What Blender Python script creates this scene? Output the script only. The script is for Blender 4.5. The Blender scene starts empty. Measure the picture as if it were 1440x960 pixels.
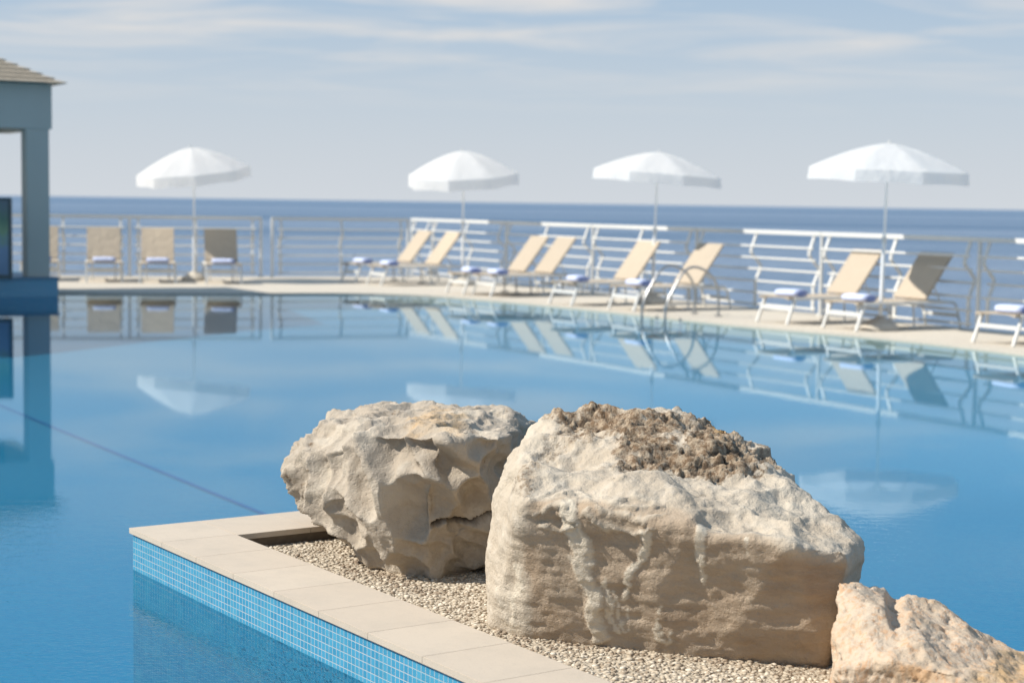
import bpy, bmesh, math, random
import numpy as np
from mathutils import Vector, Matrix
random.seed(7); R0 = np.random.RandomState(11)
scn = bpy.context.scene; COL = scn.collection
rad = math.radians
# ------------------------------------------------------------------ camera
F = 2400.0; CAMZ = 1.5; PITCH = math.atan(195.2/F); ROLL = rad(0.82)
fw = Vector((0, math.cos(PITCH), -math.sin(PITCH)))
up0 = Vector((0, math.sin(PITCH), math.cos(PITCH))); rt0 = Vector((1, 0, 0))
rt = rt0*math.cos(ROLL)+up0*math.sin(ROLL); up = up0*math.cos(ROLL)-rt0*math.sin(ROLL)
def ray(px, py): return fw*F + rt*(px-720) - up*(py-480)
def P(px, py, Y):
    r = ray(px, py); return Vector((0, 0, CAMZ)) + r*(Y/r.y)
def G(px, py, z=0.0):
    r = ray(px, py); return Vector((0, 0, CAMZ)) + r*((z-CAMZ)/r.z)
cam = bpy.data.cameras.new('camera'); co = bpy.data.objects.new('camera', cam); COL.objects.link(co)
cam.sensor_width = 36; cam.lens = F*36/1440; cam.clip_end = 120000; cam.clip_start = .1
M = Matrix((rt, up, -fw)).transposed().to_4x4(); M.translation = (0, 0, CAMZ); co.matrix_world = M
cam.dof.use_dof = True; cam.dof.focus_distance = 5.9; cam.dof.aperture_fstop = 3.1
scn.camera = co
# ------------------------------------------------------------------ materials
def new_mat(name):
    m = bpy.data.materials.new(name); m.use_nodes = True
    nt = m.node_tree; nt.nodes.clear()
    out = nt.nodes.new('ShaderNodeOutputMaterial'); return m, nt, out
class NT:
    def __init__(s, nt): s.nt = nt
    def n(s, t, inp=None, **kw):
        nd = s.nt.nodes.new('ShaderNode'+t)
        for k, v in kw.items(): setattr(nd, k, v)
        for k, v in (inp or {}).items():
            sock = nd.inputs[k]
            if isinstance(v, bpy.types.NodeSocket): s.nt.links.new(v, sock)
            else: sock.default_value = v
        return nd
    def noise(s, vec, scale, detail=4, rough=.55, dist=0):
        return s.n('TexNoise', {'Vector': vec, 'Scale': scale, 'Detail': detail, 'Roughness': rough, 'Distortion': dist}).outputs['Fac']
    def mr(s, v, a, b, c=0., d=1., clamp=True):
        return s.n('MapRange', {'Value': v, 'From Min': a, 'From Max': b, 'To Min': c, 'To Max': d}, clamp=clamp).outputs[0]
    def mix(s, f, a, b, mode='MIX'):
        nd = s.nt.nodes.new('ShaderNodeMix'); nd.data_type = 'RGBA'; nd.blend_type = mode
        for i, v in ((0, f), (6, a), (7, b)):
            if isinstance(v, bpy.types.NodeSocket): s.nt.links.new(v, nd.inputs[i])
            else: nd.inputs[i].default_value = v if i == 0 else (*v, 1) if len(v) == 3 else v
        return nd.outputs[2]
    def math(s, op, a, b=0.):
        return s.n('Math', {0: a, 1: b}, operation=op).outputs[0]
    def bump(s, h, strength, dist, normal=None):
        d = {'Height': h, 'Strength': strength, 'Distance': dist}
        if normal is not None: d['Normal'] = normal
        return s.n('Bump', d).outputs[0]
def simple(name, col, rough=.6, metal=0., var=.06, scale=20., bump=0., bscale=60., spec=.5):
    m, nt, out = new_mat(name); g = NT(nt)
    tc = g.n('TexCoord').outputs['Object']
    f = g.noise(tc, scale, 3)
    c = g.mix(f, tuple(max(0, x*(1-var)) for x in col), tuple(min(1, x*(1+var)) for x in col))
    d = {'Base Color': c, 'Roughness': rough, 'Metallic': metal, 'Specular IOR Level': spec}
    if bump: d['Normal'] = g.bump(g.noise(tc, bscale, 4), bump, .01)
    b = g.n('BsdfPrincipled', d); nt.links.new(b.outputs[0], out.inputs[0]); return m
MAT = {}
MAT['white_paint'] = simple('white_paint', (.66, .65, .61), .4, var=.04)
MAT['pole'] = simple('pole_white', (.82, .82, .80), .4, var=.03)
MAT['steel'] = simple('steel', (.42, .42, .41), .34, 1.0)
MAT['pav_paint'] = simple('pavilion_paint', (.47, .46, .40), .75, var=.08, scale=2)
MAT['dark_frame'] = simple('dark_frame', (.05, .07, .07), .5)
MAT['coping_grout'] = simple('coping_grout', (.13, .10, .07), .9, var=.4, scale=40)
MAT['grout_dark'] = simple('grout_dark', (.06, .055, .05), .9)
def deck_mat():
    m, nt, out = new_mat('cream_deck'); g = NT(nt)
    tc = g.n('TexCoord').outputs['Object']
    c = g.mix(g.noise(tc, 1.3, 5), (.53, .47, .375), (.61, .545, .44))
    c = g.mix(g.mr(g.noise(tc, 60, 3), .45, .7), c, (.46, .40, .33))
    b = g.n('BsdfPrincipled', {'Base Color': c, 'Roughness': .8, 'Normal': g.bump(g.noise(tc, 90, 4), .3, .004)})
    nt.links.new(b.outputs[0], out.inputs[0]); return m
MAT['deck'] = deck_mat()
def coping_mat():
    m, nt, out = new_mat('cream_coping'); g = NT(nt)
    tc = g.n('TexCoord').outputs['Object']
    at = g.n('Attribute', attribute_name='tone').outputs['Fac']
    c = g.mix(at, (.515, .428, .33), (.55, .462, .358))
    c = g.mix(g.mr(g.noise(tc, 6, 6, .65), .45, .75, 0, .5), c, (.42, .36, .285))
    c = g.mix(g.mr(g.noise(tc, 140, 2), .6, .75, 0, .5), c, (.40, .33, .25))
    h = g.math('ADD', g.noise(tc, 220, 3), g.math('MULTIPLY', g.noise(tc, 30, 3), 1.5))
    b = g.n('BsdfPrincipled', {'Base Color': c, 'Roughness': .72, 'Normal': g.bump(h, .25, .002)})
    nt.links.new(b.outputs[0], out.inputs[0]); return m
MAT['coping'] = coping_mat()
def fabric(name, col, trans=.35, tcol=None, scale=400):
    m, nt, out = new_mat(name); g = NT(nt)
    tc = g.n('TexCoord').outputs['Object']
    c = g.mix(g.noise(tc, 5, 4), tuple(x*.94 for x in col), col)
    nrm = g.bump(g.noise(tc, 7, 4), .5, .05)
    d = g.n('BsdfPrincipled', {'Base Color': c, 'Roughness': .9, 'Specular IOR Level': .15, 'Normal': nrm})
    t = g.n('BsdfTranslucent', {'Color': (*(tcol or col), 1)})
    mx = g.n('MixShader', {0: trans, 1: d.outputs[0], 2: t.outputs[0]})
    nt.links.new(mx.outputs[0], out.inputs[0]); return m
MAT['canopy'] = fabric('white_canvas', (.93, .925, .91), .55)
MAT['sling'] = fabric('beige_sling', (.50, .42, .322), .08, (.36, .24, .14))
MAT['towel'] = fabric('pale_blue_towel', (.60, .66, .86), .05)
MAT['towel_dark'] = fabric('blue_towel_edge', (.22, .32, .66), .03)
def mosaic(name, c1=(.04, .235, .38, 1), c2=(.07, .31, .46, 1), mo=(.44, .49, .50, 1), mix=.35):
    m, nt, out = new_mat(name); g = NT(nt)
    uv = g.n('UVMap', uv_map='UVMap').outputs[0]
    mp = g.n('Mapping', {'Vector': uv, 'Scale': (40, 40, 40)}).outputs[0]
    br = nt.nodes.new('ShaderNodeTexBrick'); nt.links.new(mp, br.inputs['Vector'])
    br.offset = 0; br.squash = 1
    for k, v in {'Scale': 1., 'Brick Width': 1., 'Row Height': 1., 'Mortar Size': .075, 'Mortar Smooth': .3, 'Bias': 0.}.items(): br.inputs[k].default_value = v
    br.inputs['Color1'].default_value = c1; br.inputs['Color2'].default_value = c2
    br.inputs['Mortar'].default_value = mo
    st = g.noise(uv, 9, 4)
    c = g.mix(g.mr(st, .45, .7, 0, .35), br.outputs['Color'], (.10, .34, .42))
    nrm = g.bump(g.math('SUBTRACT', 1., br.outputs['Fac']), .6, .002)
    b = g.n('BsdfPrincipled', {'Base Color': c, 'Roughness': .22, 'Normal': nrm})
    nt.links.new(b.outputs[0], out.inputs[0]); return m
MAT['mosaic'] = mosaic('blue_mosaic')
MAT['mosaic_wet'] = mosaic('submerged_mosaic', (.025, .18, .30, 1), (.035, .21, .34, 1), (.065, .26, .37, 1))  # same tiles, water haze put into darker, low-contrast colours
def floor_mat():
    m, nt, out = new_mat('pool_floor_tiles'); g = NT(nt)
    tc = g.n('TexCoord').outputs['Object']
    c = g.mix(g.noise(tc, .35, 3), (.008, .205, .375), (.014, .235, .41))
    c = g.mix(g.mr(g.noise(tc, 30, 2), .3, .7, 0, .5), c, (.035, .30, .45))
    b = g.n('BsdfPrincipled', {'Base Color': c, 'Roughness': .7})
    nt.links.new(b.outputs[0], out.inputs[0]); return m
MAT['pool_floor'] = floor_mat()
MAT['lane'] = simple('lane_tiles', (.0, .12, .34), .8, spec=.0)
def water_mat():
    m, nt, out = new_mat('pool_water'); g = NT(nt)
    tc = g.n('TexCoord').outputs['Object']
    n1 = g.noise(g.n('Mapping', {'Vector': tc, 'Scale': (9, 14, 9), 'Rotation': (0, 0, .3)}).outputs[0], 1., 3, .6, .6)
    n2 = g.noise(g.n('Mapping', {'Vector': tc, 'Scale': (40, 55, 40)}).outputs[0], 1., 2, .5, .4)
    # calmer in the lee of the far terrace, ripples where the breeze reaches
    sy = g.n('SeparateXYZ', {0: tc}).outputs[1]
    near = g.math('ADD', g.math('MULTIPLY', g.math('POWER', g.mr(sy, 4.6, 9.5, 1., 0.), 1.6), .95), .06)
    patch = g.mr(g.noise(tc, .35, 3), .35, .65, .35, 1.)
    amp = g.math('MULTIPLY', near, patch)
    h = g.math('MULTIPLY', g.math('ADD', g.math('MULTIPLY', n1, .6), g.math('MULTIPLY', n2, g.mr(sy, 4.6, 8.5, .62, .05))), amp)
    nrm = g.bump(h, 1., .0050)
    fr = g.n('Fresnel', {'IOR': 1.33, 'Normal': nrm}).outputs[0]
    t = g.n('BsdfTransparent', {'Color': (.72, .93, .98, 1)})
    gl = g.n('BsdfGlossy', {'Color': (.78, .89, .96, 1), 'Roughness': .015, 'Normal': nrm})
    mx = g.n('MixShader', {0: fr, 1: t.outputs[0], 2: gl.outputs[0]})
    nt.links.new(mx.outputs[0], out.inputs[0]); return m
MAT['water'] = water_mat()
def sea_mat():
    m, nt, out = new_mat('sea_water'); g = NT(nt)
    tc = g.n('TexCoord').outputs['Object']
    band = g.noise(g.n('Mapping', {'Vector': tc, 'Scale': (.00012, .0016, 1)}).outputs[0], 1., 3, .6, .3)
    band2 = g.noise(g.n('Mapping', {'Vector': tc, 'Scale': (.004, .03, 1)}).outputs[0], 1., 3, .6)
    k = g.math('ADD', g.math('MULTIPLY', band, .75), g.math('MULTIPLY', band2, .25))
    c = g.mix(g.mr(k, .42, .60), (.085, .15, .235), (.215, .275, .355))
    w = g.noise(g.n('Mapping', {'Vector': tc, 'Scale': (.35, .8, 1)}).outputs[0], 1., 5, .6)
    nrm = g.bump(w, 1., 1.2)
    b = g.n('BsdfPrincipled', {'Base Color': c, 'Roughness': .42, 'IOR': 1.33, 'Specular IOR Level': .32, 'Normal': nrm})
    nt.links.new(b.outputs[0], out.inputs[0]); return m
MAT['sea'] = sea_mat()
def rock_mat(name, A, B, C, crumb=(.17, .11, .065), streak=(.64, .56, .44), rust=(.52, .33, .15), vein=0.):
    m, nt, out = new_mat(name); g = NT(nt)
    tc = g.n('TexCoord').outputs['Object']
    n1 = g.noise(tc, 3.2, 6, .6, .4); n2 = g.noise(tc, 14, 6, .65); n3 = g.noise(tc, 60, 5, .7); n4 = g.noise(tc, 190, 3, .7)
    c = g.mix(g.mr(n1, .38, .64), A, B)
    c = g.mix(g.mr(n2, .50, .72, 0, .7), c, C)
    c = g.mix(g.mr(n3, .52, .70, 0, .35), c, tuple(x*.62 for x in C))
    if vein:
        v = g.noise(g.n('Mapping', {'Vector': tc, 'Scale': (26, 26, 11), 'Rotation': (.5, .2, .6)}).outputs[0], 1., 5, .75, 1.6)
        c = g.mix(g.mr(v, .50, .62, 0, vein), c, (.55, .34, .20))
        v2 = g.noise(tc, 5., 4, .6)
        c = g.mix(g.mr(v2, .60, .72, 0, .7), c, (.56, .32, .15))
    a = lambda nm: g.n('Attribute', attribute_name=nm).outputs['Fac']
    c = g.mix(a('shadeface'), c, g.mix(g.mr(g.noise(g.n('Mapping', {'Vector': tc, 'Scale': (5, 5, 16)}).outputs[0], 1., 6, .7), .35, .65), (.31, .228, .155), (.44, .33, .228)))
    cr = g.mr(g.math('ADD', a('crumb'), g.mr(n3, .3, .7, -.35, .35, False)), .3, .7)
    c = g.mix(cr, c, g.mix(g.mr(g.noise(tc, 45, 4, .7), .42, .62), crumb, (.42, .33, .23)))
    c = g.mix(a('streak'), c, streak)
    c = g.mix(g.math('MULTIPLY', a('rust'), g.mr(n2, .35, .6, .2, 1)), c, rust)
    c = g.mix(a('crack_shade'), c, (.04, .03, .022))
    pit = g.mr(g.n('TexVoronoi', {'Vector': tc, 'Scale': 55.}).outputs['Distance'], 0, .35)
    h = g.math('ADD', g.math('MULTIPLY', n2, 2.2), g.math('ADD', g.math('MULTIPLY', n3, .9), g.math('MULTIPLY', n4, .35)))
    h = g.math('ADD', h, g.math('MULTIPLY', pit, .25))
    nrm = g.bump(h, .6, .012)
    b = g.n('BsdfPrincipled', {'Base Color': c, 'Roughness': .92, 'Specular IOR Level': .2, 'Normal': nrm})
    nt.links.new(b.outputs[0], out.inputs[0]); return m
MAT['rock_a'] = rock_mat('grey_limestone', (.465, .395, .31), (.385, .32, .245), (.51, .45, .365))
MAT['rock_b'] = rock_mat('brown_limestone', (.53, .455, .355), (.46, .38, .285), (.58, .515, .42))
MAT['rock_c'] = rock_mat('pink_limestone', (.56, .45, .335), (.52, .395, .27), (.60, .50, .385), vein=.9)
def pebble_mat():
    m, nt, out = new_mat('pebble'); g = NT(nt)
    at = g.n('Attribute', attribute_name='tone').outputs['Fac']
    rp = g.n('ValToRGB', {0: at}); e = rp.color_ramp.elements
    e[0].color = (.27, .20, .135, 1); e[1].color = (.66, .58, .46, 1)
    e.new(.35).color = (.44, .36, .26, 1); e.new(.7).color = (.54, .46, .35, 1)
    b = g.n('BsdfPrincipled', {'Base Color': rp.outputs[0], 'Roughness': .75})
    nt.links.new(b.outputs[0], out.inputs[0]); return m
MAT['pebble'] = pebble_mat()
def gravelbed_mat():
    m, nt, out = new_mat('gravel_bed'); g = NT(nt)
    tc = g.n('TexCoord').outputs['Object']
    v = g.n('TexVoronoi', {'Vector': tc, 'Scale': 75.})
    c = g.mix(g.noise(tc, 40, 4), (.34, .27, .19), (.56, .49, .38))
    b = g.n('BsdfPrincipled', {'Base Color': c, 'Roughness': .95, 'Normal': g.bump(v.outputs['Distance'], .8, .01)})
    nt.links.new(b.outputs[0], out.inputs[0]); return m
MAT['gravel_bed'] = gravelbed_mat()
def greenery_mat():
    m, nt, out = new_mat('greenery_colours'); g = NT(nt)
    tc = g.n('TexCoord').outputs['Object']
    z = g.n('SeparateXYZ', {0: tc}).outputs[2]
    k = g.math('ADD', z, g.math('MULTIPLY', g.noise(tc, 2.5, 4), .8))
    rp = g.n('ValToRGB', {0: g.mr(k, .3, 1.6)}); e = rp.color_ramp.elements
    e[0].color = (.10, .17, .26, 1); e[1].color = (.10, .14, .17, 1)
    e.new(.45).color = (.16, .24, .34, 1); e.new(.6).color = (.20, .30, .16, 1); e.new(.8).color = (.08, .17, .11, 1)
    b = g.n('BsdfPrincipled', {'Base Color': rp.outputs[0], 'Roughness': .3})
    nt.links.new(b.outputs[0], out.inputs[0]); return m
MAT['panel'] = greenery_mat()
MAT['rooftile'] = simple('sand_roof_tile', (.42, .35, .26), .9, var=.35, scale=9, bump=.4)
MAT['stone_base'] = simple('pale_stone', (.52, .47, .39), .9, var=.2, scale=30, bump=.4, bscale=80)
MAT['leaf'] = simple('dry_leaf', (.60, .42, .12), .7)
MAT['retain'] = simple('retaining_stone', (.45, .40, .33), .9, var=.2, scale=2, bump=.4, bscale=8)
# ------------------------------------------------------------------ object helpers
def link(name, me, mat=None, parent=None, loc=None):
    o = bpy.data.objects.new(name, me); COL.objects.link(o)
    if mat is not None and me is not None: me.materials.append(mat)
    if parent: o.parent = parent
    if loc is not None: o.location = loc
    return o
def finish(bm, name, mat, parent=None, loc=None, smooth=False, bevel=0.):
    if bevel: bmesh.ops.bevel(bm, geom=bm.edges[:], offset=bevel, segments=2, affect='EDGES', profile=.6)
    me = bpy.data.meshes.new(name); bm.normal_update(); bm.to_mesh(me); bm.free()
    if smooth:
        for p in me.polygons: p.use_smooth = True
    return link(name, me, mat, parent, loc)
def box(bm, c, s, rz=0.):
    r = bmesh.ops.create_cube(bm, size=1)
    bmesh.ops.scale(bm, vec=s, verts=r['verts'])
    if rz: bmesh.ops.rotate(bm, cent=(0, 0, 0), matrix=Matrix.Rotation(rz, 3, 'Z'), verts=r['verts'])
    bmesh.ops.translate(bm, vec=c, verts=r['verts']); return r['verts']
def tube(bm, pts, r, n=8, r2=None, cap=True):
    pts = [Vector(p) for p in pts]; rings = []; prev = None
    for i, p in enumerate(pts):
        d = (pts[min(i+1, len(pts)-1)]-pts[max(i-1, 0)]).normalized()
        if prev is None:
            a = d.orthogonal().normalized()
        else:
            a = (prev-d*prev.dot(d)).normalized()
        prev = a; b = d.cross(a)
        rr = r if r2 is None else r+(r2-r)*i/(len(pts)-1)
        rings.append([bm.verts.new(p+(a*math.cos(t)+b*math.sin(t))*rr) for t in [2*math.pi*k/n for k in range(n)]])
    for A, B in zip(rings, rings[1:]):
        for k in range(n): bm.faces.new((A[k], A[(k+1) % n], B[(k+1) % n], B[k]))
    if cap: bm.faces.new(rings[0][::-1]); bm.faces.new(rings[-1])
def flat_bar(bm, p, q, w, h, side):
    """bar from p to q with width w along side and height h"""
    p, q, side = Vector(p), Vector(q), Vector(side).normalized(); d = (q-p).normalized(); u = d.cross(side).normalized()
    vs = []
    for e in (p, q):
        for a, b in ((-1, -1), (1, -1), (1, 1), (-1, 1)): vs.append(bm.verts.new(e+side*(a*w/2)+u*(b*h/2)))
    for k in range(4): bm.faces.new((vs[k], vs[(k+1) % 4], vs[4+(k+1) % 4], vs[4+k]))
    bm.faces.new(vs[3::-1]); bm.faces.new(vs[4:])
def smoothpath(pts, n=6):
    pts = [Vector(p) for p in pts]; P_ = [pts[0]]+pts+[pts[-1]]; out = []
    for i in range(len(pts)-1):
        a, b, c, d = P_[i:i+4]
        for k in range(n):
            t = k/n
            out.append(.5*((2*b)+(c-a)*t+(2*a-5*b+4*c-d)*t*t+(3*b-a-3*c+d)*t**3))
    out.append(pts[-1]); return out
def empty(name, loc, rz=0., label=None, cat=None, group=None):
    o = bpy.data.objects.new(name, None); COL.objects.link(o); o.location = loc; o.rotation_euler = (0, 0, rz)
    o.empty_display_size = .1
    tag(o, label, cat, group); return o
def tag(o, label=None, cat=None, group=None, kind=None):
    if label: o['label'] = label
    if cat: o['category'] = cat
    if group: o['group'] = group
    if kind: o['kind'] = kind
    return o
def copy_tree(o, parent=None):
    c = o.copy(); COL.objects.link(c); c.parent = parent
    for ch in [x for x in bpy.data.objects if x.parent == o]: copy_tree(ch, c)
    return c
def poly_obj(name, pts, z, mat, z0=None, kind='structure'):
    bm = bmesh.new(); vs = [bm.verts.new((p[0], p[1], z)) for p in pts]; f = bm.faces.new(vs)
    bm.normal_update()
    if f.normal.z < 0: f.normal_flip()
    if z0 is not None:
        lo = [bm.verts.new((p[0], p[1], z0)) for p in pts]
        n = len(pts)
        for k in range(n): bm.faces.new((vs[k], vs[(k+1) % n], lo[(k+1) % n], lo[k]))
        bm.faces.new(lo)
        bmesh.ops.recalc_face_normals(bm, faces=bm.faces[:])
    bmesh.ops.triangulate(bm, faces=[x for x in bm.faces if len(x.verts) > 4])
    o = finish(bm, name, mat); tag(o, kind=kind); return o
# ------------------------------------------------------------------ numpy noise
_perm = np.concatenate([R0.permutation(256)]*3); _grad = R0.normal(size=(256, 3)); _grad /= np.linalg.norm(_grad, axis=1)[:, None]
def perlin(p):
    i = np.floor(p).astype(int); f = p-i; u = f*f*f*(f*(f*6-15)+10); i &= 255; res = 0
    for dx in (0, 1):
        for dy in (0, 1):
            for dz in (0, 1):
                h = _perm[_perm[_perm[(i[:, 0]+dx) & 255]+((i[:, 1]+dy) & 255)]+((i[:, 2]+dz) & 255)]
                g = _grad[h]; d = f-np.array([dx, dy, dz])
                w = (u[:, 0] if dx else 1-u[:, 0])*(u[:, 1] if dy else 1-u[:, 1])*(u[:, 2] if dz else 1-u[:, 2])
                res = res+w*(g*d).sum(1)
    return res*1.5
def fbm(p, oct=4, gain=.5):
    a, s, r = 1., 1., 0
    for k in range(oct): r = r+a*perlin(p*s+k*17.3); a *= gain; s *= 2.03
    return r
def ridged(p, oct=4, gain=.55):
    a, s, r = 1., 1., 0
    for k in range(oct): r = r+a*(1-np.abs(perlin(p*s+k*11.1))*2); a *= gain; s *= 2.1
    return r
def sstep(a, b, x): t = np.clip((x-a)/(b-a), 0, 1); return t*t*(3-2*t)
def scallop(p, seeds, Rr):
    best = np.full(len(p), 9e9)
    for s in seeds: best = np.minimum(best, ((p-s)**2).sum(1))
    return np.clip(1-best/(Rr*Rr), 0, 1)
def cells(p, seeds, seedval):
    best = np.full(len(p), 9e9); sec = best.copy(); val = np.zeros(len(p))
    for s, v in zip(seeds, seedval):
        d = ((p-s)**2).sum(1); m = d < best
        sec = np.where(m, best, np.minimum(sec, d)); val = np.where(m, v, val); best = np.where(m, d, best)
    return np.sqrt(best), np.sqrt(sec), val
def segdist(p2, poly):
    best = np.full(len(p2), 9e9); par = np.zeros(len(p2)); tot = 0
    L = [math.dist(a, b) for a, b in zip(poly, poly[1:])]; T = sum(L)
    for (a, b), l in zip(zip(poly, poly[1:]), L):
        a, b = np.array(a), np.array(b); ab = b-a
        t = np.clip(((p2-a)@ab)/(ab@ab), 0, 1); d = np.linalg.norm(p2-a-t[:, None]*ab, axis=1)
        m = d < best; best = np.where(m, d, best); par = np.where(m, (tot+t*l)/T, par); tot += l
    return best, par
# ------------------------------------------------------------------ world and sun
SUN_EL = rad(43); sx, sy = -.99, -.13   # towards the sun, horizontally
S = Vector((sx*math.cos(SUN_EL), sy*math.cos(SUN_EL), math.sin(SUN_EL))).normalized()
w = bpy.data.worlds.new('World'); scn.world = w; w.use_nodes = True; nt = w.node_tree; nt.nodes.clear(); g = NT(nt)
sky = g.n('TexSky', sky_type='NISHITA'); sky.sun_disc = False; sky.sun_elevation = SUN_EL
sky.sun_rotation = math.atan2(sx, sy); sky.altitude = 0; sky.air_density = 1.2; sky.dust_density = .2; sky.ozone_density = 2.0
tc = g.n('TexCoord').outputs['Generated']
xyz = g.n('SeparateXYZ', {0: tc}).outputs
zc = g.math('MAXIMUM', xyz[2], .012)
# project the view direction on a high thin cloud layer
px_ = g.math('DIVIDE', xyz[0], g.math('ADD', zc, .05)); py_ = g.math('DIVIDE', xyz[1], g.math('ADD', zc, .05))
cv = g.n('CombineXYZ', {0: px_, 1: py_, 2: 0.}).outputs[0]
mp = g.n('Mapping', {'Vector': cv, 'Scale': (.85, 1.15, 1.), 'Location': (3.7, 1.3, 0), 'Rotation': (0, 0, .08)}).outputs[0]
cn = g.noise(mp, 1., 7, .56, .6)
cm = g.mr(cn, .42, .66, 0, 1)
cm = g.math('MULTIPLY', cm, g.mr(xyz[2], .05, .095, .0, 1.))
cm = g.math('MULTIPLY', cm, g.mr(xyz[2], .15, .26, 1., .15))
haze = g.math('POWER', g.mr(xyz[2], .0, .21, 1., 0.), 1.3)
upper = g.mix(.7, sky.outputs[0], (2.3, 3.9, 6.1))
grey = g.mix(g.math('MULTIPLY', haze, .97), upper, (5.75, 6.1, 6.5))
colr = g.mix(g.math('MULTIPLY', cm, .8), grey, (7.0, 6.75, 6.5))
bg = g.n('Background', {'Color': colr, 'Strength': .085})
wo = nt.nodes.new('ShaderNodeOutputWorld'); nt.links.new(bg.outputs[0], wo.inputs[0])
sl = bpy.data.lights.new('sun', 'SUN'); sl.energy = 4.6; sl.angle = rad(.53); sl.color = (1., .945, .86)
so = bpy.data.objects.new('sun', sl); COL.objects.link(so); so.rotation_euler = S.to_track_quat('Z', 'Y').to_euler()
# ------------------------------------------------------------------ sea, deck, pool
DZ = .025
sea = poly_obj('sea', [(-60000, -200), (60000, -200), (60000, 60000), (-60000, 60000)], -8., MAT['sea'])
edge_px = [(-160, 410), (0, 410.5), (100, 411), (200, 411.5), (340, 412), (470, 412), (560, 413.5), (640, 417), (760, 427), (900, 441), (1040, 456), (1150, 466), (1280, 478), (1440, 497), (1640, 527)]
edge = [G(a, b, DZ) for a, b in edge_px]
edge = [Vector((p.x, p.y, 0)) for p in smoothpath(edge, 5)]
last = edge[-1]
edge = [Vector((-15, 26.3, 0))]+edge+[Vector((9, 13.4, 0)), Vector((14, 11, 0)), Vector((15, -4, 0)), Vector((-15, -4, 0))]
edge2 = edge[:-2]
# railing path (world x, y)
rail_l = [(-11.8, 31.3), (P(-5, 300, 31.5).x, 31.5), (P(182, 300, 31.8).x, 31.8), (P(367, 300, 32.3).x, 32.3)]
rail_m = [(P(383, 300, 32.3).x, 32.3), (P(574, 300, 33.3).x, 33.3)]
rd = Vector((.49, -.87)).normalized(); r0 = Vector((.37, 29.))
rail_r = [((r0+rd*s)*1.03)[:] for s in (-4.75, -3.85, -1.0, 1.85, 4.7, 7.51, 10.36, 13.2, 16.)]
back = [(-15, 31.6), (-11.8, 31.6)]+[(x-.02, y+.35) for x, y in rail_l[1:]+rail_m]+[(x+.3, y+.2) for x, y in rail_r]+[(20, 9), (20, 9)]
back = back[:-1]+[(20, -4)]
deck_pts = [(p.x, p.y) for p in edge[:-1]]+[(20, -4)]+[b for b in back[::-1][1:]]
deck = poly_obj('pool_deck', deck_pts, DZ, MAT['deck'], -.12)
ret = poly_obj('retaining_wall', [(p[0], p[1]+(.15 if p[1] > 0 else 0)) for p in deck_pts], -.125, MAT['retain'], -9.)
tag(ret, kind='structure')
near = poly_obj('near_deck', [(-15.2, -8), (20, -8), (20, -4), (15, -4), (15, 2.3), (-15.2, 2.3)], DZ+.004, MAT['deck'], -.2)
# pool basin
bm = bmesh.new(); rings = []
for kf, zf in ((1., -.22), (.985, -.26), (.93, -.42), (.84, -.72), (.74, -.92), (.66, -.95)):
    rings.append([bm.verts.new((p.x*kf, 11+(p.y-11)*kf, zf)) for p in edge])
ne = len(edge)
for A_, B_ in zip(rings, rings[1:]):
    for k in range(ne): bm.faces.new((A_[k], A_[(k+1) % ne], B_[(k+1) % ne], B_[k]))
f = bm.faces.new(rings[-1]); bmesh.ops.triangulate(bm, faces=[f]); bmesh.ops.recalc_face_normals(bm, faces=bm.faces[:])
if sum(f.normal.z for f in bm.faces) < 0: bmesh.ops.reverse_faces(bm, faces=bm.faces[:])
for f in bm.faces: f.smooth = True
tag(finish(bm, 'pool_floor', MAT['pool_floor']), kind='structure')
def uv_walls(name, pts, z0, z1, mat, parent=None, closed=True):
    bm = bmesh.new(); uvl = bm.loops.layers.uv.new('UVMap'); n = len(pts); s = 0
    for k in range(n if closed else n-1):
        a, b = Vector(pts[k][:2]), Vector(pts[(k+1) % n][:2]); l = (b-a).length
        v = [bm.verts.new((a.x, a.y, z0)), bm.verts.new((b.x, b.y, z0)), bm.verts.new((b.x, b.y, z1)), bm.verts.new((a.x, a.y, z1))]
        f = bm.faces.new(v)
        for lp, uvv in zip(f.loops, ((s, z0), (s+l, z0), (s+l, z1), (s, z1))): lp[uvl].uv = (uvv[0], uvv[1]-z1)
        s += l
    return finish(bm, name, mat, parent)
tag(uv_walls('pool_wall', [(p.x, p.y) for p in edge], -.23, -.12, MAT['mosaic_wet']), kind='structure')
water = poly_obj('pool_water', [(p.x, p.y-.004 if p.y > 20 else p.y) for p in edge], 0., MAT['water'])
# lane line on the floor
a, b = G(-60, 545, -.94), G(420, 742, -.94); d = (b-a).normalized(); s_ = Vector((-d.y, d.x, 0))*.024
a = a-d*6; b = b+d*1.5
bm = bmesh.new(); bm.faces.new([bm.verts.new(q) for q in (a-s_, b-s_, b+s_, a+s_)])
tag(finish(bm, 'pool_lane_line', MAT['lane']), kind='structure')
# ------------------------------------------------------------------ planter
TOP = .17; BED = .115
A = G(187, 742, TOP); A.z = 0
u = (G(684, 959, TOP)-G(187, 742, TOP)); u.z = 0; u.normalize()
v = Vector((-u.y, u.x, 0))
if v.y < 0: v = -v
ang = math.atan2(u.y, u.x)
LEN, WID, CW = 6.2, 1.5, .30
pl = empty('rock_planter', (A.x, A.y, 0), ang, 'long planter in the pool with cream coping and blue mosaic sides, holding the boulders', 'planter')
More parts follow.
